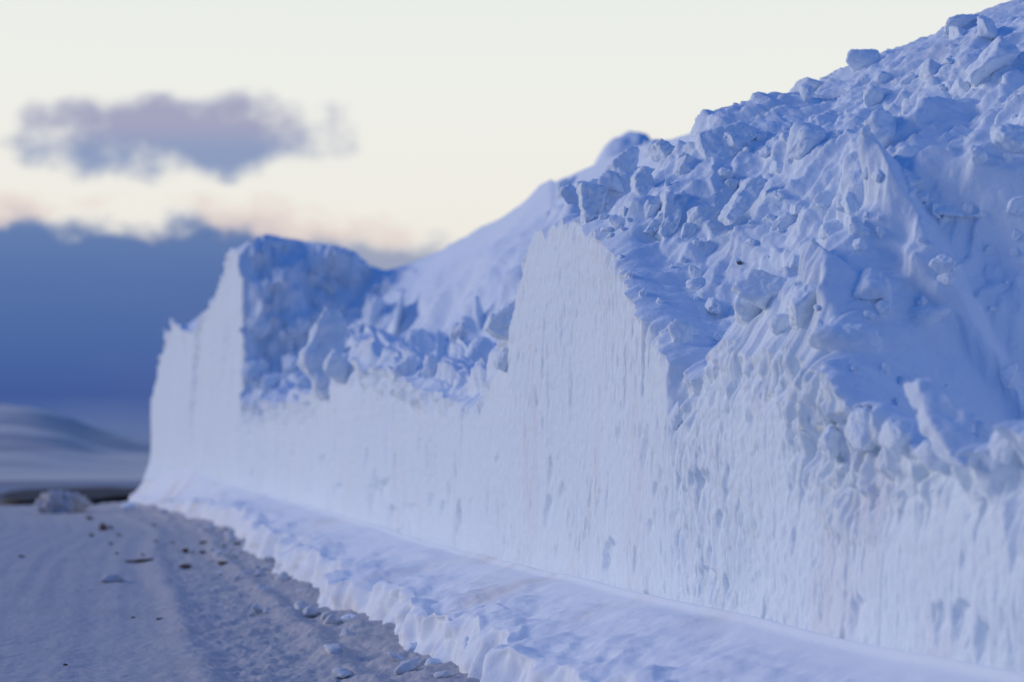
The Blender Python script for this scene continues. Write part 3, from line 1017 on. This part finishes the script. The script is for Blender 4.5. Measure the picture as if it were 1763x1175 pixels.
shard([(1000, 312), (1052, 316), (1040, 345), (1022, 375), (1008, 388), (1002, 350)], (-5, 34, 0),
      'angular snow block with a blue face just above the smooth cut peak', 13, lean=0.2, amp=0.05)

# a farther mound showing over the crest
def mound(px0, px1, y0, d, label, seed, hh=1.6):
    k = d / F
    nx_, nz_ = 90, 40
    u = np.linspace(-1, 1, nx_)
    w = np.linspace(-1, 1, nz_)
    U, Wv = np.meshgrid(u, w)
    half = (px1 - px0) * k * 0.5
    X = (0.5 * (px0 + px1) - CX) * k + U * half
    Y = d + Wv * 3.0
    ztp = CH + (HY - y0) * k
    prof = np.clip(1 - np.abs(U) ** 2.6, 0, 1) * np.clip(1 - np.abs(Wv) ** 2, 0, 1)
    Z = ztp - hh * (1 - prof) * 1.0 - 0.0 + 0.12 * fbm(X * 1.5, Y * 1.0, seed, 3)
    Z = np.where((np.abs(U) > 0.98) | (np.abs(Wv) > 0.97), -0.3, Z)
    o = grid_mesh('snow_mound', np.stack([X, Y, Z], -1), M_slope)
    return tag(o, label, 'snow mound')


mound(985, 1180, 231, 40.0, 'dark blue out of focus snow mound showing over the crest above the smooth peak', 3.0, 2.6)

# strewn rubble that nothing tells apart
rg = random.Random(5)
cnt = 0
protos = [block_mesh('snow_chunk', 500 + i, (1, 1, 1), rg.choice(['chunk', 'slab', 'slab', 'chunk', 'spike']), 4, 0.12, None, 20) for i in range(14)]
tries = 0
while cnt < 160 and tries < 4000:
    tries += 1
    px = rg.uniform(960, 1770)
    t = rg.random()
    ysky = np.interp(px, SKYA[:, 0], SKYA[:, 1])
    yb = np.interp(px, [960, 1050, 1100, 1150, 1200, 1350, 1440, 1500, 1763], [330, 440, 520, 600, 590, 590, 620, 700, 780])
    py = ysky + 14 + (yb - ysky - 20) * t
    if 1560 < px and 480 < py < 700 and rg.random() < 0.6:
        continue
    c = hit(px, py, 3)
    if c is None:
        continue
    cnt += 1
    r0 = rg.choice([4, 5, 6, 7, 8, 10, 14, 19]) * c[1] / F
    o = bpy.data.objects.new('snow_chunk', rg.choice(protos))
    col.objects.link(o)
    o.location = (c[0] + 0.15 * r0, c[1] + 0.1 * r0, c[2] + 0.1 * r0)
    o.scale = (r0 * rg.uniform(.7, 1.2), r0 * rg.uniform(.7, 1.3), r0 * rg.uniform(.6, 1.2))
    o.rotation_euler = (rg.uniform(-.6, .6), rg.uniform(0, 1.2), rg.uniform(0, 6.28))
    tag(o, 'small snow chunk strewn over the rubble slope of the bank', 'snow chunk', 'small snow chunks on the slope')


# ------------------------------------------------------------------ road side things
def ground_at(px, py):
    d = F * CH / (py - HY)
    return np.array([(px - CX) / F * d, d, 0.0])


def on_ground(px, py, w, h, label, cat, name, kind='chunk', mat=None, group=None, seed=1, rough=0.1, depth=0.8, roll=0, sharp=10, zc=0.25, sub=4):
    c = ground_at(px, py)
    k = c[1] / F
    me = block_mesh(name, seed, (w * k * .5, w * k * .5 * depth, h * k * .5), kind, sub, rough, mat, sharp)
    o = bpy.data.objects.new(name, me)
    col.objects.link(o)
    o.location = (c[0], c[1], h * k * zc)
    o.rotation_euler = (0, math.radians(roll), seed * 1.3)
    return tag(o, label, cat, group)


on_ground(102, 884, 104, 66, 'rounded heap of snow at the far left edge of the road, before the dark strip', 'snow heap', 'snow_heap', 'round', M_road, seed=11, rough=0.3, zc=.2, sub=5)
on_ground(222, 880, 34, 22, 'small snow lump on the brow of the road near the far wall', 'snow lump', 'snow_lump', 'round', M_apron, seed=12, rough=.2)
on_ground(195, 1003, 42, 20, 'single grey lump of ice lying on the open road', 'ice lump', 'ice_lump', 'chunk', M_road, seed=13)
for i, (px, py, w, h, lab) in enumerate([
        (820, 1165, 90, 80, 'dark blue snow lump at the foot of the ledge, leftmost of the bottom edge lumps'),
        (960, 1180, 80, 50, 'rounded snow lump cut by the bottom edge of the frame, middle one'),
        (720, 1135, 60, 44, 'snow lump lying against the scalloped ledge base'),
        (600, 1076, 50, 26, 'flat snow lump under the nearest tall scallop of the ledge'),
        (745, 1160, 40, 44, 'narrow snow lump between the ledge base lumps')]):
    on_ground(px, py, w, h, lab, 'snow lump', 'snow_lump', 'round', M_apron, seed=30 + i, rough=.14, sub=5)

# crumbs of snow spilt along the toe of the ledge
rc = random.Random(21)
crumbs = [block_mesh('snow_crumb', 800 + i, (1, 0.9, 0.7), 'chunk', 3, 0.2, M_spill, 14) for i in range(8)]
for i in range(110):
    d = rc.uniform(8.6, 30) if rc.random() < 0.8 else rc.uniform(30, 44)
    sx_ = s_of_d(d)
    a_ = float(edge_a(np.array([sx_]))[0]) + 0.1 + abs(rc.gauss(0, 0.22))
    x_, y_ = cpos(sx_)
    n_ = cnor(sx_)
    rr_ = rc.choice([0.015, 0.02, 0.025, 0.035, 0.05]) * (1 + d / 40)
    o = bpy.data.objects.new('snow_crumb', rc.choice(crumbs))
    col.objects.link(o)
    o.location = (float(x_ - n_[0] * a_), float(y_ - n_[1] * a_), 0.03 + rr_ * 0.35)
    o.scale = (rr_ * rc.uniform(.8, 1.4), rr_, rr_ * rc.uniform(.7, 1.1))
    o.rotation_euler = (rc.uniform(-.5, .5), rc.uniform(-.5, .5), rc.uniform(0, 6.28))
    tag(o, 'small snow crumb spilt on the road along the toe of the snow ledge', 'snow crumb', 'snow crumbs at the toe of the ledge')

CL = [(178, 914, 20, 12), (265, 909, 12, 6), (320, 952, 22, 7), (248, 969, 34, 6), (228, 968, 26, 3), (318, 980, 24, 7), (412, 943, 26, 9), (424, 936, 14, 6),
      (384, 976, 14, 10), (418, 968, 10, 6), (155, 896, 12, 6), (36, 960, 12, 4), (516, 1026, 12, 7), (277, 1069, 16, 5), (348, 953, 12, 4), (112, 1146, 8, 3), (228, 1065, 8, 3)]
CLAB = ['brown dirt clod nearest the snow heap at the far road edge', None, 'brown dirt clod upper middle of the scattered group', 'long brown dirt smear clod in the middle of the road side',
        'thin tail of dirt beside the long clod', 'brown dirt clod just below the upper middle one', 'dark dirt clod against the ledge foot, larger of a pair', 'dark dirt clod against the ledge foot, smaller of a pair',
        'brown upright clod right of the group', None, None, 'lone dirt speck at the left edge of the road', 'reddish dirt clod right at the scalloped ledge', 'flat dirt clod alone on the groomed road', None, None, None]
for _ in range(16):
    CL.append((rc.uniform(140, 470), rc.uniform(888, 1000), rc.uniform(5, 13), rc.uniform(2.5, 6)))
    CLAB.append(None)
for i, ((px, py, w, h), lab) in enumerate(zip(CL, CLAB)):
    on_ground(px, py, w, h, lab or 'tiny dirt speck on the packed snow of the road', 'dirt clod', 'dirt_clod', 'chunk', M_clod, group='dirt clods on the road', seed=60 + i, rough=.25, zc=.5, sub=3)
for px, py, w, h, lab in [(1272, 453, 7, 6, 'small black stone on the middle of the rubble slope'), (1276, 352, 18, 12, 'grey brown lump standing in for a dark hole under the long slanting slab')]:  # the second is no stone: a dark lump added where the slope has a hole
    o = block(px, py, w, h, lab, 'chunk', seed=px, cat='stone', name='stone', mat=M_clod, sink=0.1, sub=3)
print('blocks', cnt)
